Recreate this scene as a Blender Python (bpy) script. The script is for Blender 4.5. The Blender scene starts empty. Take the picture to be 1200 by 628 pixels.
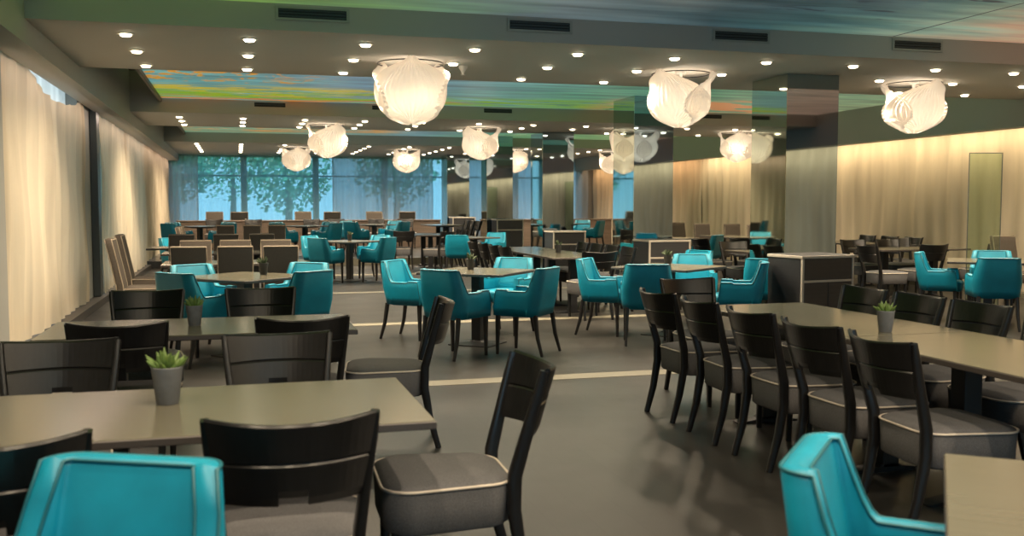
import bpy, bmesh, math, random
from math import sin, cos, pi, radians as R
from mathutils import Vector, Matrix

scene = bpy.context.scene
col = scene.collection

# ------------------------------------------------------------------ camera, world, exposure
PITCH, YAW = 3.682, 15.658
cam_d = bpy.data.cameras.new('camera')
cam_d.sensor_width = 36.0
cam_d.lens = 36.0 * 1150.0 / 1200.0
cam_d.clip_end = 300
cam_d.dof.use_dof = True
cam_d.dof.focus_distance = 9.5
cam_d.dof.aperture_fstop = 3.6
cam = bpy.data.objects.new('camera', cam_d)
col.objects.link(cam)
cam.location = (0, 0, 1.42)
cam.rotation_euler = (R(90 - PITCH), 0, R(-YAW))
scene.camera = cam

world = bpy.data.worlds.new('world')
scene.world = world
world.use_nodes = True
bg = world.node_tree.nodes['Background']
bg.inputs[0].default_value = (0.34, 0.68, 0.92, 1)
bg.inputs[1].default_value = 2.9

vs = scene.view_settings
vs.view_transform = 'Standard'
vs.look = 'None'
vs.gamma = 1.0
vs.use_curve_mapping = False
vs.exposure = -0.12
scene.display_settings.display_device = 'sRGB'
cy = scene.cycles
cy.max_bounces = 9
cy.diffuse_bounces = 4
cy.glossy_bounces = 6
cy.transmission_bounces = 6
cy.transparent_max_bounces = 10
cy.sample_clamp_indirect = 4.0
cy.use_denoising = True
cy.caustics_reflective = False
cy.caustics_refractive = False

SPOT_W = 78.0          # each recessed spotlight
COVE_W = 4.2           # per metre of cove light above the curtains
SHADE_E = 0.33          # pendant shade glow
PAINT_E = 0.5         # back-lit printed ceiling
SPOT_COL = (1.0, 0.80, 0.56)

# daylight coming in through the windows behind the camera
for x in (-.35, 2.15, 4.65, 7.15):
    dl = bpy.data.lights.new('daylight', 'AREA'); dl.shape = 'RECTANGLE'; dl.size = 2.0; dl.size_y = 2.3
    dl.energy = 75.0; dl.color = (.84, .94, 1.0)
    do = bpy.data.objects.new('daylight', dl); col.objects.link(do); do.location = (x, -4.35, 1.8); do.rotation_euler = (R(-90), 0, 0)

dl = bpy.data.lights.new('daylight', 'AREA'); dl.shape = 'RECTANGLE'; dl.size = 4.3; dl.size_y = 2.8  # added white area light outside the left windows, brightens the blind
dl.energy = 150.0; dl.color = (1.0, .95, .90)
do = bpy.data.objects.new('daylight', dl); col.objects.link(do); do.location = (-3.0, 11.75, 1.9); do.rotation_euler = (R(90), 0, R(-90))

# ------------------------------------------------------------------ materials
def newmat(name, base=(.5, .5, .5), rough=.5, metal=0., spec=.5, **kw):
    m = bpy.data.materials.new(name)
    m.use_nodes = True
    b = m.node_tree.nodes['Principled BSDF']
    b.inputs['Base Color'].default_value = (*base, 1)
    b.inputs['Roughness'].default_value = rough
    b.inputs['Metallic'].default_value = metal
    b.inputs['Specular IOR Level'].default_value = spec
    for k, v in kw.items():
        b.inputs[k.replace('_', ' ')].default_value = v
    return m

def N(m, typ, **kw):
    n = m.node_tree.nodes.new(typ)
    for k, v in kw.items():
        setattr(n, k, v)
    return n

def L(m, a, b):
    m.node_tree.links.new(a, b)

def noise_tint(m, scale=(8, 8, 8), lo=.8, hi=1.15, detail=4, coord='Object', bump=0., rough=None):
    """multiply the base colour by stretched noise; optional bump."""
    b = m.node_tree.nodes['Principled BSDF']
    base = tuple(b.inputs['Base Color'].default_value)
    tc = N(m, 'ShaderNodeTexCoord')
    mp = N(m, 'ShaderNodeMapping')
    mp.inputs['Scale'].default_value = scale
    L(m, tc.outputs[coord], mp.inputs['Vector'])
    nz = N(m, 'ShaderNodeTexNoise')
    nz.inputs['Scale'].default_value = 1
    nz.inputs['Detail'].default_value = detail
    L(m, mp.outputs[0], nz.inputs['Vector'])
    rp = N(m, 'ShaderNodeValToRGB')
    rp.color_ramp.elements[0].position = .3
    rp.color_ramp.elements[1].position = .7
    rp.color_ramp.elements[0].color = (*[c * lo for c in base[:3]], 1)
    rp.color_ramp.elements[1].color = (*[min(1, c * hi) for c in base[:3]], 1)
    L(m, nz.outputs['Fac'], rp.inputs['Fac'])
    L(m, rp.outputs[0], b.inputs['Base Color'])
    if bump:
        bp = N(m, 'ShaderNodeBump')
        bp.inputs['Strength'].default_value = bump
        bp.inputs['Distance'].default_value = .01
        L(m, nz.outputs['Fac'], bp.inputs['Height'])
        L(m, bp.outputs[0], b.inputs['Normal'])
    if rough:
        mr = N(m, 'ShaderNodeMapRange')
        mr.inputs['To Min'].default_value, mr.inputs['To Max'].default_value = rough
        L(m, nz.outputs['Fac'], mr.inputs['Value'])
        L(m, mr.outputs[0], b.inputs['Roughness'])
    return m

M = {}
M['black'] = noise_tint(newmat('black_stained_wood', (.0065, .0062, .0065), .28, spec=.5), (60, 60, 4), .8, 1.25)
M['dark_leg'] = newmat('dark_wood_leg', (.014, .012, .012), .4)
M['seat'] = noise_tint(newmat('grey_woven_seat_fabric', (.100, .099, .103), .85, spec=.2), (260, 260, 260), .75, 1.25, 2, bump=.15)
M['pipe'] = newmat('cream_piping', (.50, .44, .37), .6)
M['teal'] = noise_tint(newmat('teal_leatherette', (.003, .215, .325), .42, spec=.4), (9, 9, 9), .9, 1.1, 3)
M['teal_pipe'] = newmat('dark_teal_seam', (.004, .10, .13), .5)
M['taupe'] = noise_tint(newmat('taupe_woven_fabric', (.078, .066, .055), .85, spec=.2), (180, 180, 180), .8, 1.2, 2, bump=.12)
M['taupe_dark'] = noise_tint(newmat('dark_taupe_back_fabric', (.038, .036, .032), .85, spec=.2), (180, 180, 180), .8, 1.2, 2, bump=.12)
M['leaf_dark'] = newmat('dark_sprig_leaf', (.05, .075, .03), .6)
M['taupe_pipe'] = newmat('sand_piping', (.30, .245, .18), .6)
M['top'] = noise_tint(newmat('beige_laminate', (.122, .114, .084), .18, spec=.6), (3, 40, 3), .94, 1.05, 3)
M['edge'] = newmat('dark_table_edge', (.05, .042, .038), .45)
M['metal'] = newmat('black_powder_coat', (.012, .012, .013), .4)
M['pot'] = noise_tint(newmat('grey_clay_pot', (.14, .145, .15), .75), (30, 30, 30), .9, 1.1)
M['darkpot'] = newmat('dark_pot', (.03, .032, .033), .55)
M['soil'] = newmat('soil', (.025, .018, .012), .95)
M['leaf'] = noise_tint(newmat('succulent_leaf', (.10, .165, .035), .5), (40, 40, 40), .7, 1.3)
M['cab'] = noise_tint(newmat('anthracite_cabinet', (.035, .035, .038), .4), (2, 2, 60), .9, 1.1)
M['cabtrim'] = newmat('pale_cabinet_edge', (.52, .47, .40), .45)
M['wall'] = newmat('grey_wall_paint', (.36, .36, .34), .8)
M['ceil'] = noise_tint(newmat('warm_grey_ceiling_paint', (.50, .47, .42), .62), (.5, .5, .5), .97, 1.03)
M['fascia'] = newmat('grey_bulkhead_paint', (.46, .46, .42), .7)
M['slot'] = newmat('dark_recess', (.05, .048, .045), .9)
M['vent'] = newmat('dark_vent_slats', (.012, .012, .012), .5)
M['ventframe'] = newmat('vent_frame', (.40, .39, .34), .5)
M['strip'] = newmat('cream_floor_band', (.24, .22, .165), .4)
M['ledge'] = newmat('dark_ledge', (.055, .048, .042), .5)
M['brown'] = noise_tint(newmat('brown_wood', (.13, .095, .072), .5), (2, 2, 40), .8, 1.2)
M['white'] = newmat('white_metal', (.75, .73, .68), .4)
M['frame'] = newmat('dark_window_frame', (.05, .06, .06), .4)
M['steel'] = newmat('brushed_steel', (.55, .55, .55), .3, 1.)
M['bark'] = newmat('bark', (.08, .06, .04), .9)
M['foliage'] = noise_tint(newmat('tree_foliage', (.22, .55, .26), .7), (1.5, 1.5, 1.5), .4, 2.2)
M['grass'] = newmat('lawn', (.07, .16, .05), .9)

# floor: dark brown grey vinyl with faint planks running along the room
fl = newmat('dark_floor', (.072, .062, .054), .33)
M['floor'] = fl
b_ = fl.node_tree.nodes['Principled BSDF']
tc = N(fl, 'ShaderNodeTexCoord'); mp = N(fl, 'ShaderNodeMapping')
mp.inputs['Rotation'].default_value = (0, 0, R(90))
L(fl, tc.outputs['Object'], mp.inputs['Vector'])
br = N(fl, 'ShaderNodeTexBrick')
br.inputs['Scale'].default_value = 1.0
br.inputs['Brick Width'].default_value = 1.2
br.inputs['Row Height'].default_value = .19
br.inputs['Mortar Size'].default_value = .002
br.inputs['Color1'].default_value = (.042, .040, .036, 1)
br.inputs['Color2'].default_value = (.034, .032, .029, 1)
br.inputs['Mortar'].default_value = (.024, .021, .019, 1)
L(fl, mp.outputs[0], br.inputs['Vector'])
nz = N(fl, 'ShaderNodeTexNoise'); nz.inputs['Scale'].default_value = 1.3; nz.inputs['Detail'].default_value = 6
L(fl, tc.outputs['Object'], nz.inputs['Vector'])
mx = N(fl, 'ShaderNodeMixRGB', blend_type='MULTIPLY'); mx.inputs['Fac'].default_value = .35
L(fl, br.outputs['Color'], mx.inputs['Color1']); L(fl, nz.outputs['Fac'], mx.inputs['Color2'])
L(fl, mx.outputs[0], b_.inputs['Base Color'])
mr = N(fl, 'ShaderNodeMapRange'); mr.inputs['To Min'].default_value = .24; mr.inputs['To Max'].default_value = .44
L(fl, nz.outputs['Fac'], mr.inputs['Value']); L(fl, mr.outputs[0], b_.inputs['Roughness'])

def emis(name, c, s):
    m = bpy.data.materials.new(name); m.use_nodes = True
    nt = m.node_tree; nt.nodes.clear()
    e = N(m, 'ShaderNodeEmission'); o = N(m, 'ShaderNodeOutputMaterial')
    e.inputs[0].default_value = (*c, 1); e.inputs[1].default_value = s
    L(m, e.outputs[0], o.inputs[0]); return m

M['lens'] = emis('lit_spotlight_glass', (1.0, .82, .55), 14)
M['bulb'] = emis('lit_bulb', (1.0, .86, .68), 20)
M['led'] = emis('led_strip', (1.0, .72, .45), 6)
M['shade'] = newmat('glowing_pleated_paper', (.86, .80, .70), .7, Emission_Color=(1.0, .88, .74, 1), Emission_Strength=SHADE_E)
_s = M['shade']; _o = _s.node_tree.nodes['Material Output']; _t = N(_s, 'ShaderNodeBsdfTranslucent'); _t.inputs[0].default_value = (.86, .78, .66, 1)
_x = N(_s, 'ShaderNodeMixShader'); _x.inputs[0].default_value = .35
L(_s, _s.node_tree.nodes['Principled BSDF'].outputs[0], _x.inputs[1]); L(_s, _t.outputs[0], _x.inputs[2]); L(_s, _x.outputs[0], _o.inputs[0])

def fabric(name, c, transl, transp, tint=None, folds=.0):
    m = bpy.data.materials.new(name); m.use_nodes = True
    m.node_tree.nodes.clear()
    o = N(m, 'ShaderNodeOutputMaterial')
    d = N(m, 'ShaderNodeBsdfDiffuse'); t = N(m, 'ShaderNodeBsdfTranslucent'); p = N(m, 'ShaderNodeBsdfTransparent')
    tc = N(m, 'ShaderNodeTexCoord'); mp = N(m, 'ShaderNodeMapping'); mp.inputs['Scale'].default_value = (3, 3, .35)
    nz = N(m, 'ShaderNodeTexNoise'); nz.inputs['Scale'].default_value = 1; nz.inputs['Detail'].default_value = 5
    L(m, tc.outputs['Object'], mp.inputs[0]); L(m, mp.outputs[0], nz.inputs['Vector'])
    rp = N(m, 'ShaderNodeValToRGB')
    rp.color_ramp.elements[0].color = (*[x * .82 for x in c], 1); rp.color_ramp.elements[1].color = (*[min(1, x * 1.12) for x in c], 1)
    rp.color_ramp.elements[0].position = .3; rp.color_ramp.elements[1].position = .7
    L(m, nz.outputs['Fac'], rp.inputs[0])
    L(m, rp.outputs[0], d.inputs[0]); L(m, rp.outputs[0], t.inputs[0])
    p.inputs[0].default_value = (*(tint or (1, 1, 1)), 1)
    a = N(m, 'ShaderNodeMixShader'); a.inputs[0].default_value = transl
    L(m, d.outputs[0], a.inputs[1]); L(m, t.outputs[0], a.inputs[2])
    b = N(m, 'ShaderNodeMixShader'); b.inputs[0].default_value = transp
    L(m, a.outputs[0], b.inputs[1]); L(m, p.outputs[0], b.inputs[2])
    L(m, b.outputs[0], o.inputs[0]); return m

M['curtain'] = fabric('cream_curtain', (.72, .62, .47), .22, 0.0)
M['blind'] = fabric('white_blind_cloth', (.86, .86, .86), .7, 0.0)
M['sheer'] = fabric('clear_sheer_curtain', (.36, .56, .64), .6, .33, (.80, .97, 1.0))
M['sheer_dense'] = fabric('grey_sheer_curtain', (.50, .53, .56), .62, .10, (.8, .95, 1.0))

def glassmat(name, tint, refl_col=(1, 1, 1), fres=.08):
    m = bpy.data.materials.new(name); m.use_nodes = True
    m.node_tree.nodes.clear()
    o = N(m, 'ShaderNodeOutputMaterial'); p = N(m, 'ShaderNodeBsdfTransparent'); g = N(m, 'ShaderNodeBsdfGlossy')
    g.inputs['Roughness'].default_value = .02
    p.inputs[0].default_value = (*tint, 1); g.inputs[0].default_value = (*refl_col, 1)
    x = N(m, 'ShaderNodeMixShader')
    lw = N(m, 'ShaderNodeLayerWeight'); lw.inputs[0].default_value = .35
    mr = N(m, 'ShaderNodeMapRange'); mr.inputs['To Min'].default_value = fres * .5; mr.inputs['To Max'].default_value = .6
    L(m, lw.outputs['Fresnel'], mr.inputs['Value']); L(m, mr.outputs[0], x.inputs[0])
    L(m, p.outputs[0], x.inputs[1]); L(m, g.outputs[0], x.inputs[2]); L(m, x.outputs[0], o.inputs[0]); return m

M['glass'] = glassmat('window_glass', (.92, .97, .98))
M['greenglass'] = glassmat('green_edged_glass', (.80, .88, .78))

mir = newmat('dark_mirror_blue_reflection', (.34, .44, .53), .03, 1.0)  # dark mirror, tinted towards the blue-grey that its front faces reflect
M['mirror'] = mir
mir_l = newmat('dark_mirror_olive_reflection', (.56, .62, .55), .03, 1.0)  # same mirror, tinted towards the olive that its left faces reflect
M['mirror_side'] = mir_l

def painting(name, stops, seed, streak=None):
    """printed back-lit stretch ceiling: broad colour fields along x, brush streaks, coloured flecks."""
    m = bpy.data.materials.new(name); m.use_nodes = True
    b = m.node_tree.nodes['Principled BSDF']; b.inputs['Roughness'].default_value = .4
    b.inputs['Specular IOR Level'].default_value = .25
    tc = N(m, 'ShaderNodeTexCoord'); sep = N(m, 'ShaderNodeSeparateXYZ'); L(m, tc.outputs['Generated'], sep.inputs[0])
    mp = N(m, 'ShaderNodeMapping'); mp.inputs['Scale'].default_value = (.35, 1.5, 1); mp.inputs['Location'].default_value = (seed, seed * .7, 0)
    L(m, tc.outputs['Object'], mp.inputs[0])
    nz = N(m, 'ShaderNodeTexNoise'); nz.inputs['Scale'].default_value = 1.1; nz.inputs['Detail'].default_value = 7; nz.inputs['Distortion'].default_value = .8
    L(m, mp.outputs[0], nz.inputs['Vector'])
    ad = N(m, 'ShaderNodeMath', operation='MULTIPLY_ADD'); ad.inputs[1].default_value = .24; ad.inputs[2].default_value = -.12
    L(m, nz.outputs['Fac'], ad.inputs[0])
    sm = N(m, 'ShaderNodeMath', operation='ADD'); L(m, sep.outputs['X'], sm.inputs[0]); L(m, ad.outputs[0], sm.inputs[1])
    rp = N(m, 'ShaderNodeValToRGB'); els = rp.color_ramp.elements
    while len(els) > 1: els.remove(els[0])
    els[0].position, els[0].color = stops[0][0], (*stops[0][1], 1)
    for p, c in stops[1:]:
        e = els.new(p); e.color = (*c, 1)
    L(m, sm.outputs[0], rp.inputs[0])
    cur = rp.outputs[0]
    # light and dark brush strokes
    mp2 = N(m, 'ShaderNodeMapping'); mp2.inputs['Scale'].default_value = (.6, 4.5, 1); mp2.inputs['Location'].default_value = (seed + 3, 1, 0)
    L(m, tc.outputs['Object'], mp2.inputs[0])
    n2 = N(m, 'ShaderNodeTexNoise'); n2.inputs['Scale'].default_value = 1; n2.inputs['Detail'].default_value = 5
    L(m, mp2.outputs[0], n2.inputs['Vector'])
    mrr = N(m, 'ShaderNodeMapRange'); mrr.inputs['From Min'].default_value = .3; mrr.inputs['From Max'].default_value = .7
    mrr.inputs['To Min'].default_value = .62; mrr.inputs['To Max'].default_value = 1.3
    L(m, n2.outputs['Fac'], mrr.inputs['Value'])
    mul = N(m, 'ShaderNodeMixRGB', blend_type='MULTIPLY'); mul.inputs[0].default_value = 1
    L(m, cur, mul.inputs[1]); L(m, mrr.outputs[0], mul.inputs[2]); cur = mul.outputs[0]
    # coloured bands: list of (y0,y1, x0,x1, threshold, colour, scale)
    for (y0, y1, x0, x1, th, c, sc) in (streak or []):
        def win(sock, a, bb, soft):
            g = N(m, 'ShaderNodeMapRange', interpolation_type='SMOOTHSTEP'); g.inputs['From Min'].default_value = a - soft; g.inputs['From Max'].default_value = a + soft
            h = N(m, 'ShaderNodeMapRange', interpolation_type='SMOOTHSTEP'); h.inputs['From Min'].default_value = bb + soft; h.inputs['From Max'].default_value = bb - soft
            L(m, sock, g.inputs['Value']); L(m, sock, h.inputs['Value'])
            q = N(m, 'ShaderNodeMath', operation='MULTIPLY'); L(m, g.outputs[0], q.inputs[0]); L(m, h.outputs[0], q.inputs[1]); return q.outputs[0]
        wy = win(sep.outputs['Y'], y0, y1, .05); wx = win(sep.outputs['X'], x0, x1, .05)
        mp3 = N(m, 'ShaderNodeMapping'); mp3.inputs['Scale'].default_value = sc; mp3.inputs['Location'].default_value = (seed * 2 + y0 * 9, x0 * 5, 0)
        L(m, tc.outputs['Object'], mp3.inputs[0])
        n3 = N(m, 'ShaderNodeTexNoise'); n3.inputs['Scale'].default_value = 1; n3.inputs['Detail'].default_value = 3; n3.inputs['Distortion'].default_value = 1.5
        L(m, mp3.outputs[0], n3.inputs['Vector'])
        g = N(m, 'ShaderNodeMapRange', interpolation_type='SMOOTHSTEP'); g.inputs['From Min'].default_value = th; g.inputs['From Max'].default_value = th + .07
        L(m, n3.outputs['Fac'], g.inputs['Value'])
        q = N(m, 'ShaderNodeMath', operation='MULTIPLY'); L(m, wy, q.inputs[0]); L(m, wx, q.inputs[1])
        q2 = N(m, 'ShaderNodeMath', operation='MULTIPLY'); L(m, q.outputs[0], q2.inputs[0]); L(m, g.outputs[0], q2.inputs[1])
        mm = N(m, 'ShaderNodeMixRGB'); mm.inputs[2].default_value = (*c, 1)
        L(m, q2.outputs[0], mm.inputs[0]); L(m, cur, mm.inputs[1]); cur = mm.outputs[0]
    # sheet seam across the room's length
    geo = N(m, 'ShaderNodeSeparateXYZ'); L(m, tc.outputs['Object'], geo.inputs[0])
    sb = N(m, 'ShaderNodeMath', operation='SUBTRACT'); sb.inputs[1].default_value = 6.62; L(m, geo.outputs['X'], sb.inputs[0])
    ab = N(m, 'ShaderNodeMath', operation='ABSOLUTE'); L(m, sb.outputs[0], ab.inputs[0])
    lt = N(m, 'ShaderNodeMath', operation='LESS_THAN'); lt.inputs[1].default_value = .012; L(m, ab.outputs[0], lt.inputs[0])
    mm = N(m, 'ShaderNodeMixRGB'); mm.inputs[2].default_value = (.02, .03, .03, 1)
    L(m, lt.outputs[0], mm.inputs[0]); L(m, cur, mm.inputs[1]); cur = mm.outputs[0]
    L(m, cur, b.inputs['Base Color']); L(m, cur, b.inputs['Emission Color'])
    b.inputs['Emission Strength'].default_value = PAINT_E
    return m

M['paint_near'] = painting('ceiling_print_green_to_slate', [(.0, (.28, .48, .10)), (.14, (.25, .43, .11)), (.25, (.20, .33, .22)), (.34, (.20, .26, .28)), (.43, (.13, .19, .21)), (.50, (.06, .11, .13)), (.57, (.07, .16, .17)), (.62, (.16, .30, .26)), (.67, (.38, .50, .38)), (.74, (.70, .46, .30)), (.85, (.75, .40, .24))], 1.3,
    [(.62, .9, .40, .9, .60, (.03, .05, .07), (.7, 5, 1))])
M['paint_mid'] = painting('ceiling_print_sky_and_fire', [(.0, (.16, .50, .52)), (.12, (.19, .45, .47)), (.25, (.25, .40, .52)), (.40, (.22, .45, .45)), (.55, (.16, .42, .30)), (.70, (.14, .38, .24)), (.85, (.20, .40, .26)), (1., (.40, .50, .28))], 4.1,
    [(.02, .55, -.1, .18, .53, (.95, .42, .02), (2.6, 2.4, 1)), (.62, .9, -.1, .30, .46, (.75, .62, .04), (.8, 4, 1)), (.72, .97, -.1, .65, .44, (.30, .55, .03), (.4, 4, 1)), (.88, 1.1, -.1, .40, .52, (.90, .30, .04), (.5, 4, 1)), (.6, 1.0, .62, .9, .45, (.80, .34, .14), (.5, 3, 1))])
M['paint_far'] = painting('ceiling_print_meadow', [(.0, (.22, .42, .28)), (.2, (.30, .45, .30)), (.45, (.22, .40, .45)), (.7, (.20, .48, .22)), (1., (.36, .50, .22))], 7.7,
    [(.3, .9, -.1, .4, .5, (.80, .40, .10), (.8, 3, 1))])

# ------------------------------------------------------------------ mesh helpers
class MB:
    def __init__(self): self.v, self.f, self.mi, self.sm = [], [], [], []
    def add(self, vs, fs, mi=0, smooth=False):
        o = len(self.v); self.v += [tuple(p) for p in vs]
        for f in fs:
            self.f.append(tuple(i + o for i in f)); self.mi.append(mi); self.sm.append(smooth)
    def box(self, x0, x1, y0, y1, z0, z1, mi=0):
        vs = [(x0, y0, z0), (x1, y0, z0), (x1, y1, z0), (x0, y1, z0), (x0, y0, z1), (x1, y0, z1), (x1, y1, z1), (x0, y1, z1)]
        self.add(vs, [(0, 3, 2, 1), (4, 5, 6, 7), (0, 1, 5, 4), (1, 2, 6, 5), (2, 3, 7, 6), (3, 0, 4, 7)], mi)
    def bbox(self, x0, x1, y0, y1, z0, z1, r=.01, seg=2, mi=0):
        bm = bmesh.new(); bmesh.ops.create_cube(bm, size=1)
        for v in bm.verts:
            v.co = Vector(((x0 + x1) / 2 + v.co.x * (x1 - x0), (y0 + y1) / 2 + v.co.y * (y1 - y0), (z0 + z1) / 2 + v.co.z * (z1 - z0)))
        bmesh.ops.bevel(bm, geom=bm.edges[:], offset=r, segments=seg, affect='EDGES', profile=.5)
        bm.verts.index_update()
        self.add([v.co[:] for v in bm.verts], [[v.index for v in f.verts] for f in bm.faces], mi, False)
        bm.free()
    def loft(self, loops, caps=True, mi=0, smooth=True, closed=False):
        n = len(loops[0]); vs = [p for lp in loops for p in lp]; fs = []
        k = len(loops)
        for j in range(k if closed else k - 1):
            a, b = j * n, ((j + 1) % k) * n
            for i in range(n):
                fs.append((a + i, a + (i + 1) % n, b + (i + 1) % n, b + i))
        self.add(vs, fs, mi, smooth)
        if caps and not closed:
            self.add(loops[0], [tuple(range(n))[::-1]], mi, False)
            self.add(loops[-1], [tuple(range(n))], mi, False)
    def tube(self, path, r, n=8, mi=0, closed=False, square=False, up=None):
        P = [Vector(p) for p in path]; rs = r if isinstance(r, (list, tuple)) and not isinstance(r[0], (list, tuple)) else None
        loops = []; prev = None
        for i, p in enumerate(P):
            if closed: d = P[(i + 1) % len(P)] - P[i - 1]
            else: d = P[min(i + 1, len(P) - 1)] - P[max(i - 1, 0)]
            d = d.normalized() if d.length else Vector((0, 0, 1))
            if square: ref = Vector(up or (1, 0, 0)); s = (ref - d * ref.dot(d)).normalized()
            else:
                ref = prev if prev is not None else (Vector((0, 0, 1)) if abs(d.z) < .9 else Vector((1, 0, 0)))
                s = (ref - d * ref.dot(d)); s = s.normalized() if s.length > 1e-6 else d.orthogonal().normalized()
            prev = s; t = d.cross(s)
            if square:
                a, b = r[i] if isinstance(r, list) else r
                loops.append([tuple(p + s * u * a + t * w * b) for u, w in ((-1, -.7), (-.7, -1), (.7, -1), (1, -.7), (1, .7), (.7, 1), (-.7, 1), (-1, .7))])
            else:
                q = rs[i] if rs else r
                loops.append([tuple(p + s * q * cos(2 * pi * k / n) + t * q * sin(2 * pi * k / n)) for k in range(n)])
        self.loft(loops, mi=mi, closed=closed)
    def lathe(self, prof, n=20, mi=0, cx=0, cy=0, a0=0, smooth=True):
        self.loft([[(cx + r * cos(2 * pi * k / n + a0), cy + r * sin(2 * pi * k / n + a0), z) for k in range(n)] for r, z in prof], mi=mi, smooth=smooth)
    def mesh(self, name, *mats):
        me = bpy.data.meshes.new(name); me.from_pydata(self.v, [], self.f)
        me.polygons.foreach_set('material_index', self.mi); me.polygons.foreach_set('use_smooth', self.sm)
        for m in mats: me.materials.append(m)
        bm = bmesh.new(); bm.from_mesh(me); bmesh.ops.recalc_face_normals(bm, faces=bm.faces[:]); bm.to_mesh(me); bm.free()
        me.update(); return me
    def build(self, name, *mats, parent=None):
        o = bpy.data.objects.new(name, self.mesh(name, *[M[m] if isinstance(m, str) else m for m in mats])); col.objects.link(o)
        if parent: o.parent = parent
        return o

def rrect(w, d, r, n=5, cx=0, cy=0, z=0, wf=None):
    """rounded rectangle loop; wf = front (+y) width if it flares."""
    wf = wf or w; pts = []
    for (sx, sy, a) in ((1, 1, 0), (-1, 1, 90), (-1, -1, 180), (1, -1, 270)):
        ww = wf if sy > 0 else w
        for k in range(n + 1):
            t = R(a + 90 * k / n)
            pts.append((cx + sx * (ww / 2 - r) + r * cos(t), cy + sy * (d / 2 - r) + r * sin(t), z))
    return pts

def tag(o, label, cat, group=None, kind=None):
    o['label'] = label; o['category'] = cat
    if group: o['group'] = group
    if kind: o['kind'] = kind
    return o

def empty(name):
    o = bpy.data.objects.new(name, None); o.empty_display_size = .1; col.objects.link(o); return o

KIDS = {}
def children(o):
    return list(o.children)

def copy_tree(o, parent=None):
    c = o.copy(); col.objects.link(c)
    if parent: c.parent = parent
    for ch in children(o): copy_tree(ch, c)
    return c

class Kind:
    """first use moves the built thing itself, later uses copy it with its parts."""
    def __init__(self, make): self.o = make(); self.used = False
    def put(self, x, y, z=0, rot=0, label='', cat='', group=None, scale=None):
        o = copy_tree(self.o) if self.used else self.o
        if not self.used: self.used = True
        o.location = (x, y, z); o.rotation_euler = (0, 0, R(rot))
        if scale: o.scale = scale
        for k in ('group',):
            if k in o: del o[k]
        tag(o, label, cat, group); return o

def struct(mb, name, *mats):
    o = mb.build(name, *mats); o['kind'] = 'structure'; return o

# ------------------------------------------------------------------ room shell
HC, HR = 2.94, 3.17
XL, XR, YB, YF = -2.25, 11.95, -4.0, 31.6
XBL, XBR = -1.64, 10.95
m = MB(); m.box(XL - .3, XR + .3, YB, YF + .3, -.2, 0); struct(m, 'floor', 'floor')
m = MB(); m.box(XL - .1, XR, 23.2, YF, 0.001, .16); struct(m, 'floor_raised', 'floor')
for i, y in enumerate((7.62, 11.62, 15.92, 20.0)):
    m = MB(); m.box(-1.2, 8.6, y - .11, y + .11, -.02, .003); struct(m, 'trim_%d' % (i + 1), 'strip')
m = MB(); m.box(-1.2, 10.8, 23.14, 23.2, .001, .162); struct(m, 'trim_5', 'strip')
m = MB(); m.box(11.56, 11.66, YB, 23.1, .0, .07); struct(m, 'baseboard_right', 'strip')
m = MB(); m.box(-2.24, -1.84, 7.5, 23.1, .0, .10); struct(m, 'baseboard_left', 'ledge')

BANDS = [(.4, 3.4), (8.9, 11.85), (17.2, 20.15), (25.0, YF)]
for i, (a, b) in enumerate(BANDS):
    m = MB(); m.box(XBL, XBR, a, b, HC, 3.6); struct(m, 'ceiling' if i == 0 else 'ceiling_%d' % (i + 1), 'ceil')
m = MB(); m.box(XL - .3, XR + .3, YB, YF + .3, 3.6, 3.75); struct(m, 'ceiling_5', 'slot')
def paintbox(name, y0, y1, mat, x0=-1.15):
    m = MB(); m.box(x0, XBR, y0 + .002, y1 - .002, HR, HR + .06)
    o = struct(m, name, mat)
    return o
paintbox('ceiling_6', 3.4, 8.9, 'paint_near', x0=-1.5)
paintbox('ceiling_9', YB, .4, 'paint_far')
paintbox('ceiling_7', 11.85, 17.2, 'paint_mid')
paintbox('ceiling_8', 20.15, 25.0, 'paint_far')
for i, (a, b) in enumerate(((11.85, 17.2), (20.15, 25.0))):
    m = MB(); m.box(-1.19, -1.15, a, b, HR - .06, HR + .10); struct(m, 'trim_%d' % (6 + i), 'brown')
# bulkheads along both curtains
m = MB(); m.box(XBL - .02, XBL, YB, YF, 2.74, 3.6); m.box(-1.93, XBL - .02, YB, YF, 2.742, 2.80); struct(m, 'trim_8', 'fascia')
m = MB(); m.box(XBR, XBR + .03, YB, YF, 2.55, 3.6); m.box(XBR + .03, 11.22, YB, YF, 2.552, 2.60); struct(m, 'trim_9', 'fascia')
# walls
m = MB()
m.box(XL - .2, XL, YB, 9.2, 0, 3.6)
for a, b in ((9.2, 23.0),):
    m.box(XL - .2, XL, a, b, 0, .25); m.box(XL - .2, XL, a, b, 3.4, 3.6)
for a, b in ((9.2, 9.5), (14.0, 15.7), (19.2, 19.5), (22.9, YF)):
    m.box(XL - .2, XL, a, b, .25, 3.4)
m.box(XL, -2.0, 14.1, 15.6, .1, 3.0)
struct(m, 'wall_left', 'wall')
m = MB(); m.box(-2.2, -1.90, 8.0, 9.25, 0, 2.74); struct(m, 'wall_left_pier', 'wall')
m = MB(); m.box(XR, XR + .2, YB, YF, 0, 3.6); struct(m, 'wall_right', 'wall')
m = MB(); m.box(XL, XR, YB - .2, YB, 0, .6); m.box(XL, XR, YB - .2, YB, 3.0, 3.6)
for a, b in ((XL, -1.4), (.7, 1.1), (3.2, 3.6), (5.7, 6.1), (8.2, XR)): m.box(a, b, YB - .2, YB, .6, 3.0)
struct(m, 'wall_back', 'wall')
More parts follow.
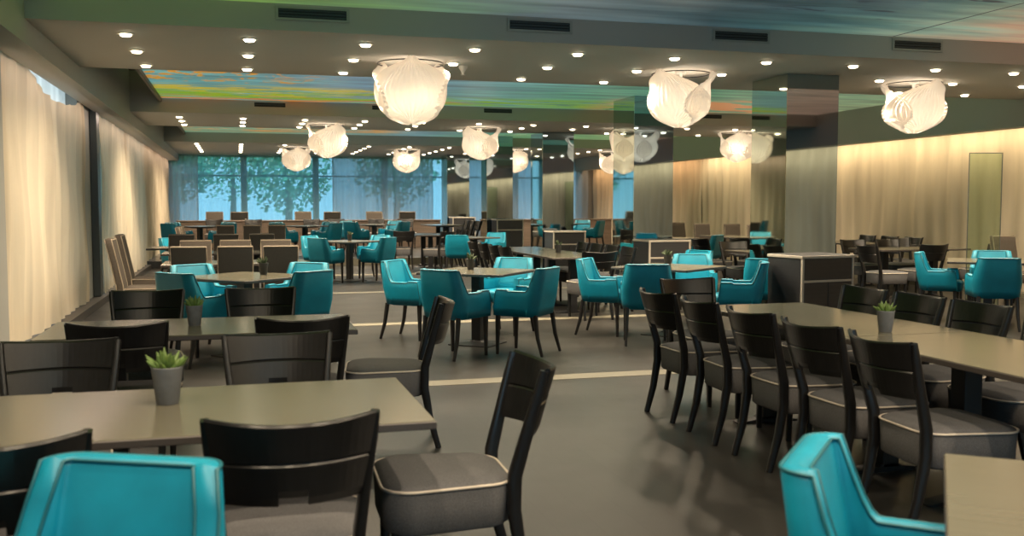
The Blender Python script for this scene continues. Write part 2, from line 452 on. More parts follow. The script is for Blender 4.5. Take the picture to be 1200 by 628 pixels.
def windowunit(n, horiz, a, b, fix, z0, z1, transom, mull, fm='frame'):
    m = MB()
    def bx(p, q, z, w, t=.03):
        if horiz: m.box(p, q, fix - t, fix + t, z, w)
        else: m.box(fix - t, fix + t, p, q, z, w)
    bx(a, a + .06, z0, z1); bx(b - .06, b, z0, z1); bx(a, b, z0, z0 + .06); bx(a, b, z1 - .06, z1)
    for mu in mull: bx(mu - .03, mu + .03, z0, z1, .028)
    o = struct(m, 'window_%d' % n, fm)
    for tz in transom:
        m = MB(); bx(a + .05, b - .05, tz - .025, tz + .025, .028); m.build('transom', 'frame', parent=o)
    g = MB()
    if horiz: g.box(a + .03, b - .03, fix - .005, fix + .005, z0 + .03, z1 - .03)
    else: g.box(fix - .005, fix + .005, a + .03, b - .03, z0 + .03, z1 - .03)
    g.build('pane', 'glass', parent=o)
windowunit(1, False, 9.5, 14.0, -2.3, .25, 3.4, [], [12.1])
windowunit(2, False, 15.7, 19.2, -2.3, .25, 3.4, [], [17.1])
m = MB(); m.bbox(-2.0, -1.9, 15.15, 15.45, .1, 2.9, .01, 1); struct(m, 'trim_11', 'frame')
windowunit(3, False, 19.5, 22.9, -2.3, .25, 3.4, [], [21.2])
m = MB(); m.box(XL - .2, XR + .2, YF, YF + .2, 0, .7); m.box(XL - .2, XR + .2, YF, YF + .2, 2.95, 3.6)
for a, b in ((XL - .2, -1.95), (11.2, XR + .2)): m.box(a, b, YF, YF + .2, .7, 2.95)
for a in (.235, 2.43, 4.62, 6.82, 9.0): m.box(a - .035, a + .035, YF, YF + .2, .7, 2.95)
struct(m, 'wall_far', 'wall')
for i, a in enumerate((-1.95, .27, 2.465, 4.655, 6.855, 9.035)):
    b = (.2, 2.395, 4.585, 6.785, 8.965, 11.2)[i]
    windowunit(12 + i, True, a, b, YF + .08, .7, 2.95, [2.32], [], 'white')
for i, (a, b) in enumerate(((-1.4, .7), (1.1, 3.2), (3.6, 5.7), (6.1, 8.2))): windowunit(8 + i, True, a, b, YB - .1, .6, 3.0, [], [(a + b) / 2])
m = MB(); m.box(-40, 60, YF + .3, 90, -.4, -.25); m.box(-60, XL - .3, -20, YF + .3, -.4, -.25); struct(m, 'ground', 'grass')

# curtains: sheets with folds
def curtain(name, mat, axis, fix, a, b, z0, ztop, seed, amp=.045, per=.30, label=None, group=None, nz=14):
    rnd = random.Random(seed); n = int((b - a) / .035); ph = [rnd.random() * 7 for _ in range(4)]
    vs, fs = [], []
    for j in range(nz + 1):
        t = j / nz
        for i in range(n + 1):
            s = a + (b - a) * i / n
            zt = ztop(s) if callable(ztop) else ztop
            z = z0 + (zt - z0) * t
            d = amp * (.62 * sin(2 * pi * s / per + ph[0] + 1.3 * sin(s * .9 + ph[1])) + .38 * sin(2 * pi * s / (per * 2.3) + ph[2] + .6 * t)) * (1.15 - .55 * t ** 3)
            d += .015 * sin(9 * t + s * 2.1 + ph[3])
            vs.append((fix + d, s, z) if axis == 'y' else (s, fix + d, z))
    w = n + 1
    for j in range(nz):
        for i in range(n):
            fs.append((j * w + i, j * w + i + 1, (j + 1) * w + i + 1, (j + 1) * w + i))
    m = MB(); m.add(vs, fs, 0, True); o = m.build(name, mat)
    tag(o, label, 'curtain', group); return o
def sag(s):
    t = (s - 10.4) / 3.9
    return 2.86 - (.24 * math.sin(pi * min(1, max(0, t))) ** .7 if 0 < t < 1 else 0) - .02 * abs(sin(s * 5)) * (1 if 0 < t < 1 else 0)
G = 'cream curtains along the two long walls'
curtain('curtain', 'curtain', 'y', -1.96, 9.27, 14.45, .11, sag, 1, label='long cream curtain on the left wall whose top edge sags between hooks', group=G, per=.42, amp=.03)
curtain('curtain', 'curtain', 'y', -1.94, 15.6, 22.9, .11, 2.88, 2, label='cream curtain on the left wall, beyond the dark window post', group=G, per=.34)
curtain('curtain', 'curtain', 'y', -1.94, 23.1, 30.9, .17, 2.88, 8, label='cream curtain along the left wall on the raised floor at the far corner', per=.36, amp=.04, group=G)
curtain('curtain', 'curtain', 'y', 11.62, YB + .1, 18.75, .08, 2.9, 4, label='cream curtain on the right wall behind the green glass screen', group=G, per=.42)
curtain('curtain', 'curtain', 'y', 11.62, 18.8, 23.19, .08, 2.9, 5, label='cream curtain on the right wall seen between the mirrored columns', group=G, per=.40)
curtain('curtain', 'curtain', 'y', 11.62, 23.2, 31.3, .17, 2.9, 6, label='tan curtain at the far end of the right wall on the raised floor', group=G, per=.36)
G = 'sheer curtains across the far windows'
curtain('curtain', 'sheer_dense', 'x', 31.2, -2.0, -1.1, .17, 2.93, 11, label='narrow gathered blue grey sheer curtain in the left far corner', group=G, per=.16)
curtain('curtain', 'sheer', 'x', 31.3, -1.15, 2.95, .17, 2.93, 12, label='thin clear sheer curtain with green trees showing through', group=G, per=.26)
curtain('curtain', 'sheer_dense', 'x', 31.2, 2.9, 6.1, .17, 2.93, 13, label='dense blue grey sheer curtain left of the far mirrored column', group=G, per=.26, amp=.06)
curtain('curtain', 'sheer', 'x', 31.25, 6.1, 6.5, .17, 2.93, 15, label='bright blue strip of sheer curtain beside the far mirrored column', group=G, per=.2, amp=.03)
curtain('curtain', 'sheer_dense', 'x', 31.2, 6.5, 11.4, .17, 2.93, 14, label='blue grey sheer curtain on the far wall right of the columns', group=G, per=.28)

bl = empty('added_gap_blind'); bl.location = (-2.12, 11.75, .3)  # added white sheet, makes the gap above the sagging curtain bright
m = MB(); m.box(-.004, .004, -2.2, 2.2, .02, 2.75); m.build('blind_cloth', 'blind', parent=bl)
m = MB(); m.bbox(-.012, .012, -2.2, 2.2, -.01, .02, .004, 1); m.build('bottom_rail', 'white', parent=bl)
m = MB(); m.tube([(0, -2.25, 2.77), (0, 2.25, 2.77)], .03, 12); m.build('roller', 'white', parent=bl)
tag(bl, 'white blind added to brighten the gap above the sagging left curtain', 'blind')

# cove lights hidden above the curtain tops
def cove(name, x, y0, y1, z, w, rotx=0, c=(1, .72, .42)):
    l = bpy.data.lights.new(name, 'AREA'); l.shape = 'RECTANGLE'; l.size = .05; l.size_y = y1 - y0
    l.energy = w * (y1 - y0); l.color = c
    o = bpy.data.objects.new(name, l); col.objects.link(o); o.location = (x, (y0 + y1) / 2, z); o.rotation_euler = (0, rotx, 0); return o
cove('cove_light', -1.72, 9.4, 30.9, 2.725, COVE_W * .55, R(18), (1, .76, .62))
cove('cove_light', 11.28, YB, 23.0, 2.66, COVE_W * 2.5, R(-16), (1, .78, .48))
cove('cove_light', 11.28, 23.3, 31, 2.66, COVE_W * 1.5, R(-14), (1, .62, .32))

# mirrored columns
cols = [(6.17, 10.2, HC, .80, 'nearest the camera, behind the dark waiter station'),
        (6.17, 14.75, HR, .90, 'second from the camera, rising into the painted ceiling'),
        (6.17, 19.65, HC, .85, 'middle one of the row'),
        (6.17, 24.4, HR, .58, 'fourth from the camera, beside a hanging pendant lamp'),
        (6.17, 29.3, HC, .85, 'farthest, next to the bright strip of window')]
for i, (x, y, h, d, lb) in enumerate(cols):
    z0 = .16 if y > 23 else 0
    e = empty('mirrored_column'); e.location = (x + .345, y + d / 2, z0)
    m = MB(); m.box(-.335, .335, -d / 2 + .01, d / 2 - .01, 0, h - z0); m.build('core', 'metal', parent=e)
    for (nm, mm, x0, x1, y0, y1) in (('mirror_panel', 'mirror', -.34, .34, -d / 2, -d / 2 + .008), ('mirror_panel', 'mirror_side', -.345, -.337, -d / 2, d / 2),
                                 ('mirror_panel', 'mirror', .337, .345, -d / 2, d / 2), ('mirror_panel', 'mirror_side', -.34, .34, d / 2 - .008, d / 2)):
        m = MB(); m.bbox(x0, x1, y0, y1, .0, h - z0 - .002, .002, 1); m.build(nm, mm, parent=e)
    tag(e, 'square floor to ceiling column clad in mirror, ' + lb, 'column', 'row of mirrored columns')

# ceiling vents
def vent(x0, x1, y, z0, z1, label, fine=True):
    e = empty('ceiling_vent'); e.location = ((x0 + x1) / 2, y, z0); w = (x1 - x0) / 2; h = z1 - z0
    m = MB(); m.box(-w, w, -.002, .0, 0, h); m.build('backing', 'vent', parent=e)
    m = MB()
    m.box(-w - .025, w + .025, -.012, 0, -.02, 0); m.box(-w - .025, w + .025, -.012, 0, h, h + .02); m.box(-w - .025, -w, -.012, 0, 0, h); m.box(w, w + .025, -.012, 0, 0, h)
    if fine: m.build('frame', 'ventframe', parent=e)
    k = 3 if fine else 1
    for i in range(k):
        m = MB(); z = h * (i + .5) / k; m.bbox(-w, w, -.014, -.003, z - .006, z + .006, .002, 1); m.build('slat', 'frame', parent=e)
    tag(e, label, 'vent', 'slotted air vents on the ceiling beams')
ords = ['leftmost', 'second from left', 'third from left', 'rightmost']
for i, (a, b) in enumerate(((.38, .97), (2.47, 3.06), (4.57, 5.15), (6.63, 7.2))):
    vent(a, b, 8.9, 3.05, 3.13, 'dark slotted air vent with pale frame on the near ceiling beam, ' + ords[i])
for i, (a, b) in enumerate(((.32, .83), (2.3, 2.8), (4.30, 4.82), (8.5, 9.0))):
    vent(a, b, 17.2, 3.07, 3.14, 'narrow black air slot under the middle painted ceiling, ' + ords[i], False)

# recessed spotlights
def make_spot():
    e = empty('recessed_spotlight')
    m = MB(); m.lathe([(.075, 0), (.075, -.006), (.066, -.009), (.044, -.009), (.044, 0)], 20); m.build('trim_ring', 'white', parent=e)
    m = MB(); m.lathe([(.02, -.006), (.046, -.012), (.050, -.018), (.040, -.027), (.012, -.030)], 12, smooth=False); m.build('glass_lens', 'lens', parent=e)
    return e
spot = Kind(make_spot)
sp_l = bpy.data.lights.new('spotlight_beam', 'SPOT'); sp_l.energy = SPOT_W; sp_l.color = SPOT_COL; sp_l.spot_size = R(150); sp_l.spot_blend = .85; sp_l.shadow_soft_size = .05
# (y, row phrase, lit)
rows = [(9.43, 'nearest row of the near ceiling band', 1), (10.43, 'middle row of the near ceiling band', 1), (11.47, 'far row of the near ceiling band', 1),
        (17.95, 'nearest row of the middle ceiling band', 1), (18.75, 'middle row of the middle ceiling band', 1), (19.6, 'far row of the middle ceiling band', 1)] + \
       [(25.6 + k * .92, o_ + ' row of the far ceiling band', k % 2) for k, o_ in enumerate(('first', 'second', 'third', 'fourth', 'fifth'))]
nth = ['first', 'second', 'third', 'fourth', 'fifth', 'sixth', 'seventh', 'eighth', 'ninth', 'tenth', 'eleventh']
lampx = {10.43: (1.8, 4.92, 8.1), 17.95: (7.55,), 18.75: (1.66, 4.66, 7.55, 7.2, 10.1), 26.52: (7.45, 10.4, 1.53), 27.44: (4.56,)}
for y, rl, lit in rows:
    for k in range(11):
        x = -.92 + 1.062 * k
        if y > 25 and k in (1, 2): pass
        if any(abs(x - cx - .34) < .42 and cy_ - .12 < y < cy_ + d_ + .12 for cx, cy_, h_, d_, l_ in cols): continue
        if any(abs(x - lx) < .42 for lx in lampx.get(round(y, 2), ())): continue
        o = spot.put(x, y, HC, 0, 'lit ceiling spotlight, %s from left in the %s' % (nth[k], rl), 'spotlight', 'recessed ceiling spotlights')
        if lit:
            so = bpy.data.objects.new('beam', sp_l); col.objects.link(so); so.location = (0, 0, -.05); so.parent = o

# the ceiling band above and behind the camera carries the same lamps (out of frame, one fitting strip)
m = MB()
for y in (.9, 1.9, 2.9):
    for k in range(0, 11):
        x = -.92 + 1.062 * k
        m.lathe([(.075, 0), (.075, -.006), (.05, -.009), (.05, 0)], 16, 0, x, y, smooth=False)
        so = bpy.data.objects.new('beam', sp_l); col.objects.link(so); so.location = (x, y, HC - .05)
for i in range(len(m.v)): m.v[i] = (m.v[i][0], m.v[i][1], m.v[i][2] + HC)
struct(m, 'trim_10', 'white')

# pendant lamps of pleated paper
def make_pendant():
    e = empty('pendant_lamp')
    for k in range(3):
        a0 = R((0, 128, 232)[k]); wmax = R((112, 78, 78)[k]); sc = (1, .955, .91)[k]; nu, nt = 44, 26
        vs, fs = [], []
        for j in range(nt + 1):
            t = j / nt
            b0 = 1 - min(1, t / .55)
            rr = .35 * sc * max(.16, (1 - b0 ** 2.3) ** .55) * (1 - .08 * max(0, t - .6) / .4)
            z = -.62 + .58 * t
            q = max(0, (t - .36) / .64)
            W = R(4) + wmax * (.45 + .55 * min(1, t * 4)) * max(0, 1 - q ** 2.0)
            for i in range(nu + 1):
                u = -1 + 2 * i / nu
                edge = min(1, 2.2 * (1 - abs(u)) + .15)
                pl = .017 * (1 if i % 2 else -1) * (.35 + .65 * max(abs(2 * t - 1), abs(u)) ** 2)
                if i in (0, nu): pl += .020 * (1 if j % 2 else -1)
                out = .055 * abs(u) ** 3 * (k != 0) + .03 * max(0, t - .7) / .3
                r = rr + pl + out
                a = a0 + u * W
                zz = z + (.016 * (1 if i % 2 else -1) if j in (0, nt) else 0) + .04 * (1 - u * u) * t
                vs.append((r * cos(a), r * sin(a), zz))
        w = nu + 1
        for j in range(nt):
            for i in range(nu): fs.append((j * w + i, j * w + i + 1, (j + 1) * w + i + 1, (j + 1) * w + i))
        m = MB(); m.add(vs, fs, 0, False); m.build('pleated_petal', 'shade', parent=e)
    m = MB(); m.tube([(.33 * cos(2 * pi * q / 28), .33 * sin(2 * pi * q / 28), -.03) for q in range(28)], .006, 6, closed=True); m.build('suspension_ring', 'metal', parent=e)
    m = MB(); m.lathe([(.06, 0), (.06, -.02), (.02, -.03), (.008, -.20), (.025, -.22), (.025, -.27), (.01, -.275)], 14); m.build('socket', 'white', parent=e)
    m = MB(); m.lathe([(.012, -.272), (.035, -.30), (.045, -.34), (.03, -.38), (.008, -.39)], 14); m.build('bulb', 'bulb', parent=e)
    return e
pend = Kind(make_pendant)
pl_l = bpy.data.lights.new('lamp_light', 'POINT'); pl_l.energy = 6.5; pl_l.color = (1, .9, .76); pl_l.shadow_soft_size = .12
for (x, y, rot, s, lb) in ((1.80, 10.4, 262, 1.06, 'big round face, leftmost of the near three'), (4.92, 10.4, 205, 1.0, 'broad drum side, middle of the near three'),
                        (8.10, 10.47, 278, 1.0, 'deep notch, rightmost of the near three'),
                        (1.66, 18.9, 300, 1.0, 'overlapping petals, left of the middle row'), (4.66, 18.9, 212, 1.0, 'tulip form hanging before the fourth column'),
                        (7.55, 18.3, 80, 1.0, 'part hidden by the second column'), (10.1, 18.6, 20, 1.0, 'rightmost of the middle row, beside nearest column'),
                        (1.53, 26.6, 150, 1.0, 'farthest left, before the bright windows'), (4.56, 27.0, 330, 1.0, 'in front of the dense blue sheer curtain'),
                        (7.45, 26.3, 40, 1.0, 'small, between the middle and fourth columns'), (10.4, 26.5, 150, 1.0, 'small and far, before the tan curtain')):
    o = pend.put(x, y, HC, rot, 'glowing pleated paper pendant lamp, ' + lb, 'lamp', 'pleated paper pendant lamps', (s, s, s))
    if pl_l.users == 0 or True:
        so = bpy.data.objects.new('lamp_light', pl_l); col.objects.link(so); so.location = (0, 0, -.34); so.parent = o
m = MB(); m.lathe([(.05, 0), (.05, -.02), (.03, -.05), (.012, -.09), (.03, -.095), (.03, -.10)], 14); o = m.build('smoke_detector', 'white')
o.location = (2.42, 10.62, HC); tag(o, 'small pale ceiling sensor beside the near left pendant lamp', 'sensor')

# ------------------------------------------------------------------ furniture makers
def make_black_chair():
    e = empty('dining_chair')
    # seat: thick upholstered block with domed top, wider at the front
    def lp(z, ins): return rrect(.42 - 2 * ins, .455 - 2 * ins, .105 - ins * .4, 8, 0, .02, z, .48 - 2 * ins)
    m = MB(); m.loft([lp(.305, .012), lp(.315, .002), lp(.38, 0), lp(.445, -.004), lp(.462, .002), lp(.474, .022), lp(.482, .06), lp(.486, .12)])
    s = m.build('seat', 'seat', parent=e)
    m = MB(); m.tube([(p[0], p[1], p[2]) for p in lp(.458, -.004)], .0055, 6, closed=True); m.build('piping', 'pipe', parent=s)
    # curved back panel with a groove and a hand slot
    cols_u = [-1, -.95, -.9, -.8, -.7, -.6, -.5, -.4, -.3, -.201, -.199, -.1, 0, .1, .199, .201, .3, .4, .5, .6, .7, .8, .9, .95, 1]
    zs = [.0, .1, .48, .505, .53, .9, .97, 1.]
    loops = []
    for u in cols_u:
        zb = .632 if abs(u) < .2 else .607
        ft, bk = [], []
        for q in zs:
            zt = .858 - .016 * (1 - u * u)
            z = zb + (zt - zb) * q if q not in (.48, .505, .53) else .729 + (q - .505) * .25
            hw = .193 + .035 * (z - .6) / .25
            yc = -.215 - .10 * (z - .48) / .37 - .075 * (1 - u * u)
            gv = .006 if abs(q - .505) < .01 else 0
            rd = .006 if q in (0., 1.) else 0
            ft.append((u * hw, yc + .011 - rd - gv, z)); bk.append((u * hw, yc - .011 + rd + gv, z))
        loops.append(ft + bk[::-1])
    m = MB(); m.loft(loops); b = m.build('backrest', 'black', parent=e)
    for f in b.data.polygons: f.use_smooth = False
    for sx in (-1, 1):
        m = MB(); m.tube([(sx * .185, -.285, 0), (sx * .185, -.235, .18), (sx * .187, -.205, .36), (sx * .190, -.208, .48), (sx * .203, -.245, .62), (sx * .221, -.287, .78), (sx * .227, -.303, .850)],
                         [(.014, .016), (.016, .02), (.017, .024), (.017, .024), (.015, .021), (.013, .017), (.012, .013)], square=True); m.build('leg', 'black', parent=e)
        m = MB(); m.tube([(sx * .185, .20, 0), (sx * .19, .205, .31)], [(.014, .014), (.019, .019)], square=True); m.build('leg', 'black', parent=e)
    return e

def make_teal_chair():
    e = empty('armchair')
    path = []
    hw, yb, yf, r = .255, -.235, .215, .085
    for k in range(27): path.append((-hw, yf + (yb + r - yf) * k / 26, -1, 0))
    for k in range(1, 7):
        a = R(180 + 90 * k / 6); path.append((-hw + r + r * cos(a), yb + r + r * sin(a), cos(a), sin(a)))
    for k in range(1, 9): path.append((-hw + r + (2 * hw - 2 * r) * k / 9, yb, 0, -1))
    for k in range(0, 7):
        a = R(270 + 90 * k / 6); path.append((hw - r + r * cos(a), yb + r + r * sin(a), cos(a), sin(a)))
    for k in range(1, 27): path.append((hw, yb + r + (yf - yb - r) * k / 26, 1, 0))
    def ss(x): x = max(0, min(1, x)); return x * x * (3 - 2 * x)
    loops, pipe_o, pipe_i = [], [], []
    for (x, y, nx, ny) in path:
        d = y - yb
        w = max(0, 1 - max(0, d - .085) / .062) ** 2.2
        H = .615 + .215 * w + .012 * (y > .1)
        t = .058 + .012 * w
        def pt(off, z):
            lean = -.17 * max(0, z - .47)
            tap = 1 - .125 * w * max(0, (z - .55)) / .28 - .055 * max(0, (.56 - z)) / .2
            return ((x - nx * off) * tap, (y - ny * off) + lean + (.02 * max(0, .56 - z) / .2 if d < .1 else 0), z)
        loops.append([pt(0, .375), pt(-.004, .45), pt(-.004, .55), pt(0, H - .022), pt(.008, H - .006), pt(t / 2, H), pt(t - .008, H - .006), pt(t, H - .022), pt(t, .55), pt(t, .40)])
        pipe_o.append(pt(.002, H - .009)); pipe_i.append(pt(t - .002, H - .009))
    m = MB(); m.loft(loops); sh = m.build('upholstered_shell', 'teal', parent=e)
    m = MB(); m.tube(pipe_o, .0045, 6); m.tube(pipe_i, .0045, 6)
    for q in (0, -1):
        lp = loops[q]; m.tube([lp[0], lp[1], lp[2], lp[3]], .0045, 6)
    m.build('seam_piping', 'teal_pipe', parent=sh)
    def lp(z, ins): return rrect(.395 - 2 * ins, .47 - 2 * ins, .05, 5, 0, .035, z, .41 - 2 * ins)
    m = MB(); m.loft([lp(.36, .03), lp(.368, .012), lp(.40, .006), lp(.45, .0), lp(.472, .008), lp(.486, .035), lp(.49, .09)]); m.build('seat_cushion', 'teal', parent=e)
    for sx in (-1, 1):
        m = MB(); m.tube([(sx * .215, -.275, 0), (sx * .208, -.225, .17), (sx * .20, -.195, .385)], [(.012, .012), (.016, .016), (.02, .02)], square=True); m.build('leg', 'dark_leg', parent=e)
        m = MB(); m.tube([(sx * .208, .195, 0), (sx * .205, .19, .385)], [(.013, .013), (.022, .022)], square=True); m.build('leg', 'dark_leg', parent=e)
    return e

def make_parsons():
    e = empty('highback_chair')
    def back_loop(z, ins):
        yc = -.20 - .12 * max(0, z - .45) / .53
        return [(p[0], p[1] + yc, z) for p in rrect(.43 - 2 * ins, .075 - 2 * ins, .018, 3)]
    m = MB(); m.loft([back_loop(z, i) for z, i in ((.33, .008), (.345, 0), (.5, 0), (.7, 0), (.9, 0), (.97, .002), (.98, .012))]); b = m.build('backrest', 'taupe', parent=e)
    def ob(z, ins): return [(p[0], p[1] - .2395 - .12 * max(0, z - .45) / .53, z) for p in rrect(.40 - 2 * ins, .008, .003, 2)]
    m = MB(); m.loft([ob(z, 0) for z in (.36, .5, .7, .9, .955)]); m.build('outer_back', 'taupe_dark', parent=b)
    m = MB()
    for dy in (-.036, .036):
        pts = []
        for z in (.36, .5, .7, .9, .968):
            pts.append((-.208, -.20 - .12 * max(0, z - .45) / .53 + dy, z))
        m.tube(pts + [(-p[0], p[1], p[2]) for p in pts[::-1]], .006, 6)
    m.build('piping', 'taupe_pipe', parent=b)
    def lp(z, ins): return rrect(.43 - 2 * ins, .44 - 2 * ins, .03, 4, 0, .055, z)
    m = MB(); m.loft([lp(.335, .01), lp(.345, 0), lp(.455, 0), lp(.473, .012), lp(.48, .05)]); s = m.build('seat', 'taupe', parent=e)
    m = MB(); m.tube(lp(.458, -.001), .005, 6, closed=True); m.build('piping', 'taupe_pipe', parent=s)
    for sx in (-1, 1):
        for yy, y2 in ((-.19, -.25), (.235, .24)):
            m = MB(); m.tube([(sx * .18, y2, 0), (sx * .185, yy, .345)], [(.014, .014), (.02, .02)], square=True); m.build('leg', 'dark_leg', parent=e)
    return e

def make_table(w, d, peds):
    e = empty('dining_table')
    m = MB(); m.bbox(-w / 2, w / 2, -d / 2, d / 2, .722, .747, .003, 1, 0); t = m.build('tabletop', 'edge', parent=e)
    m = MB(); m.bbox(-w / 2 + .003, w / 2 - .003, -d / 2 + .003, d / 2 - .003, .744, .75, .002, 1); m.build('laminate', 'top', parent=t)
    for px in peds:
        m = MB(); m.bbox(px - .05, px + .05, -.05, .05, .02, .70, .006, 2); m.build('pedestal', 'metal', parent=e)
        m = MB(); m.bbox(px - .13, px + .13, -.19, .19, .70, .722, .004, 1); m.build('support_plate', 'metal', parent=e)
        fw, fd = (.46, .46) if len(peds) == 1 else (.10, .46)
        m = MB(); m.loft([rrect(fw, fd, .02, 3, px, 0, 0), rrect(fw, fd, .02, 3, px, 0, .010), rrect(min(fw, .16), .16, .02, 3, px, 0, .028), rrect(min(fw, .12), .12, .02, 3, px, 0, .04)], smooth=False); m.build('base_plate', 'metal', parent=e)
    return e

def make_pot(dark=False, seed=1):
    e = empty('potted_plant'); mt = 'darkpot' if dark else 'pot'; lm = 'leaf_dark' if dark else 'leaf'
    k = 1.0
    m = MB(); m.lathe([(.030, 0), (.033, .003), (.046, .110), (.048, .114), (.044, .114), (.041, .098), (.005, .098)], 24); m.build('pot', mt, parent=e)
    m = MB(); m.lathe([(.041, .096), (.040, .101), (.012, .103)], 16); m.build('soil', 'soil', parent=e)
    rnd = random.Random(seed); m = MB()
    for i in range(26 if not dark else 18):
        a = rnd.random() * 2 * pi; tilt = .15 + .95 * rnd.random(); ln = (.038 + .03 * rnd.random()) * (1 if not dark else 1.15)
        base = Vector((.014 * cos(a), .014 * sin(a), .100)); dr = Vector((cos(a) * sin(tilt), sin(a) * sin(tilt), cos(tilt)))
        pts = [base + dr * ln * q + Vector((0, 0, .006 * q * q)) for q in (0, .35, .7, 1)]
        m.tube(pts, [.004, .0085, .007, .0012], 6)
    m.build('succulent_leaves', lm, parent=e); return e

def make_cabinet():
    e = empty('waiter_station'); w, d, h = .31, .27, .90
    m = MB(); m.box(-w + .006, w - .006, -d + .012, d, .06, h - .03); m.build('body', 'cab', parent=e)
    m = MB(); m.box(-w + .03, w - .03, -d + .05, d - .02, 0, .06); m.build('plinth', 'metal', parent=e)
    m = MB(); m.bbox(-w - .008, w + .008, -d - .01, d + .004, h - .03, h, .003, 1); m.build('worktop', 'cabtrim', parent=e)
    m = MB(); m.bbox(-w, w, -d + .004, d - .006, h - .002, h + .004, .002, 1); m.build('top_inlay', 'cab', parent=e)
    m = MB()
    m.box(-w - .002, -w + .020, -d - .006, -d + .02, .06, h - .03); m.box(w - .020, w + .002, -d - .006, -d + .02, .06, h - .03)
    m.box(-w + .02, w - .02, -d - .006, -d + .012, .625, .648); m.box(-w + .02, w - .02, -d - .006, -d + .012, .06, .08)
    m.build('edge_trim', 'cabtrim', parent=e)
    m = MB(); m.bbox(-w + .024, w - .024, -d - .003, -d + .014, .652, h - .034, .003, 1); m.build('drawer', 'cab', parent=e)
    for s in (-1, 1):
        m = MB(); a, b = sorted((s * .002, s * (w - .024))); m.bbox(a, b, -d - .003, -d + .014, .084, .621, .003, 1); m.build('door', 'cab', parent=e)
    return e

BC, TC, PC = Kind(make_black_chair), Kind(make_teal_chair), Kind(make_parsons)
T16 = Kind(lambda: make_table(1.62, .8, (-.45, .45)))
TLA = Kind(lambda: make_table(1.62, .8, (.57, -.66)))
TLB = Kind(lambda: make_table(1.62, .8, (.375, -.5)))
TSQ = Kind(lambda: make_table(.92, .92, (0,)))
TSM = Kind(lambda: make_table(.8, .8, (0,)))
POT = [Kind(lambda s=s: make_pot(False, s)) for s in (3, 8, 5)]
DPOT = Kind(lambda: make_pot(True, 21))
CAB = Kind(make_cabinet)
def face(fx, fy): return math.degrees(math.atan2(-fx, fy))

B = 'black dining chair with grey piped seat'
GB = 'black wooden dining chairs'
def bc(x, y, rot, lb, z=0): return BC.put(x, y, z, rot, lb, 'chair', GB)
def tcq(x, y, f, lb, z=0): return TC.put(x, y, z, face(*f), lb, 'armchair', 'teal armchairs')
def pc(x, y, rot, lb, z=0, s=None): return PC.put(x, y, z, rot, lb, 'chair', 'taupe high-back chairs', s)
def tab(k, x, y, rot, lb, z=0): return k.put(x, y, z, rot, lb, 'table', 'pedestal dining tables')

# --- left front table
tab(T16, -.22, 3.37, 0, 'large beige topped dining table nearest the camera at lower left')
POT[0].put(-.235, 3.47, .75, 0, 'grey pot with green succulent on the nearest left table', 'plant', 'potted succulents on tables', (1.12, 1.12, 1.12))
bc(.135, 3.00, 0, 'black dining chair seen from behind, tucked under the front of the nearest left table')
bc(-.63, 2.93, 6, 'black dining chair cut by the left frame edge behind the teal armchair back')
bc(.165, 4.12, 180, 'black dining chair facing the camera across the nearest table, right of its succulent')
bc(-.72, 4.13, 180, 'black dining chair facing the camera across the nearest table, left of its succulent')
bc(.715, 3.43, 88, 'black dining chair side on at the right end of the nearest left table')
# --- second left table
tab(T16, -.19, 5.69, 0, 'beige topped dining table second from the camera on the left')
POT[1].put(-.235, 5.70, .75, 40, 'grey pot with small succulent on the second left table', 'plant', 'potted succulents on tables')
bc(-.55, 5.37, -3, 'black dining chair seen from behind at the second left table, left one')
bc(.315, 5.375, 0, 'black dining chair seen from behind at the second left table, right one')
bc(-.58, 6.62, 180, 'black dining chair facing the camera behind the second left table, left of its pot')
bc(.15, 6.62, 180, 'black dining chair facing the camera behind the second left table, right of its pot')
bc(.86, 5.80, 82, 'black dining chair side on at the right end of the second left table')
# --- foreground teal chairs and table corner
tcq(-.345, 2.20, (-.44, -.90), 'teal armchair back at the bottom left, nearest the camera')
tcq(1.52, 1.90, (.74, -.67), 'teal armchair at the bottom right beside the pale table corner')
tab(TSQ, 1.90, 1.56, -39, 'pale table corner cut off at the bottom right of the frame')
# --- long table on the right
tab(TLA, 3.34, 5.13, 90, 'far half of the long right hand table, its end by the waiter station')
tab(TLB, 3.34, 3.505, 90, 'near half of the long right hand table running out of frame')
POT[2].put(3.29, 4.43, .75, 70, 'grey pot with green succulent on the long right hand table', 'plant', 'potted succulents on tables')
nn = ['farthest', 'second farthest', 'middle', 'fourth from the far end', 'nearest fully seen']
for i, y in enumerate((6.02, 5.38, 4.79, 4.21, 3.64)):
    bc(2.985, y - .02, -90 + (3, -2, 1, 2, -3)[i], 'black dining chair, aisle side of the long right table, %s' % nn[i])
nn = ['farthest', 'second farthest', 'middle', 'fourth', 'nearest']
for i, y in enumerate((5.80, 5.25, 4.71, 4.13, 3.52)):
    bc(3.84, y, 90 + (2, 0, 1, 0, 3)[i], 'black dining chair, wall side of the long right table, %s' % nn[i])
bc(3.37, 6.62, 184, 'black dining chair facing the camera at the far end of the long right table')
# --- teal table in the middle
tab(TSQ, 2.36, 9.72, -40, 'square table among four teal armchairs at the centre of the room')
DPOT.put(2.32, 9.86, .75, 0, 'dark plant pot on the central teal chair table', 'plant', 'dark pots on tables')
tcq(1.97, 8.99, (.80, .60), 'teal armchair seen from behind at the central table, front left')
tcq(2.66, 9.02, (-.75, .66), 'teal armchair seen from behind at the central table, front right')
tcq(2.86, 10.46, (-.67, -.74), 'teal armchair facing the camera at the central table, far right')
tcq(1.80, 10.35, (.78, -.62), 'teal armchair in profile at the central table, far left')
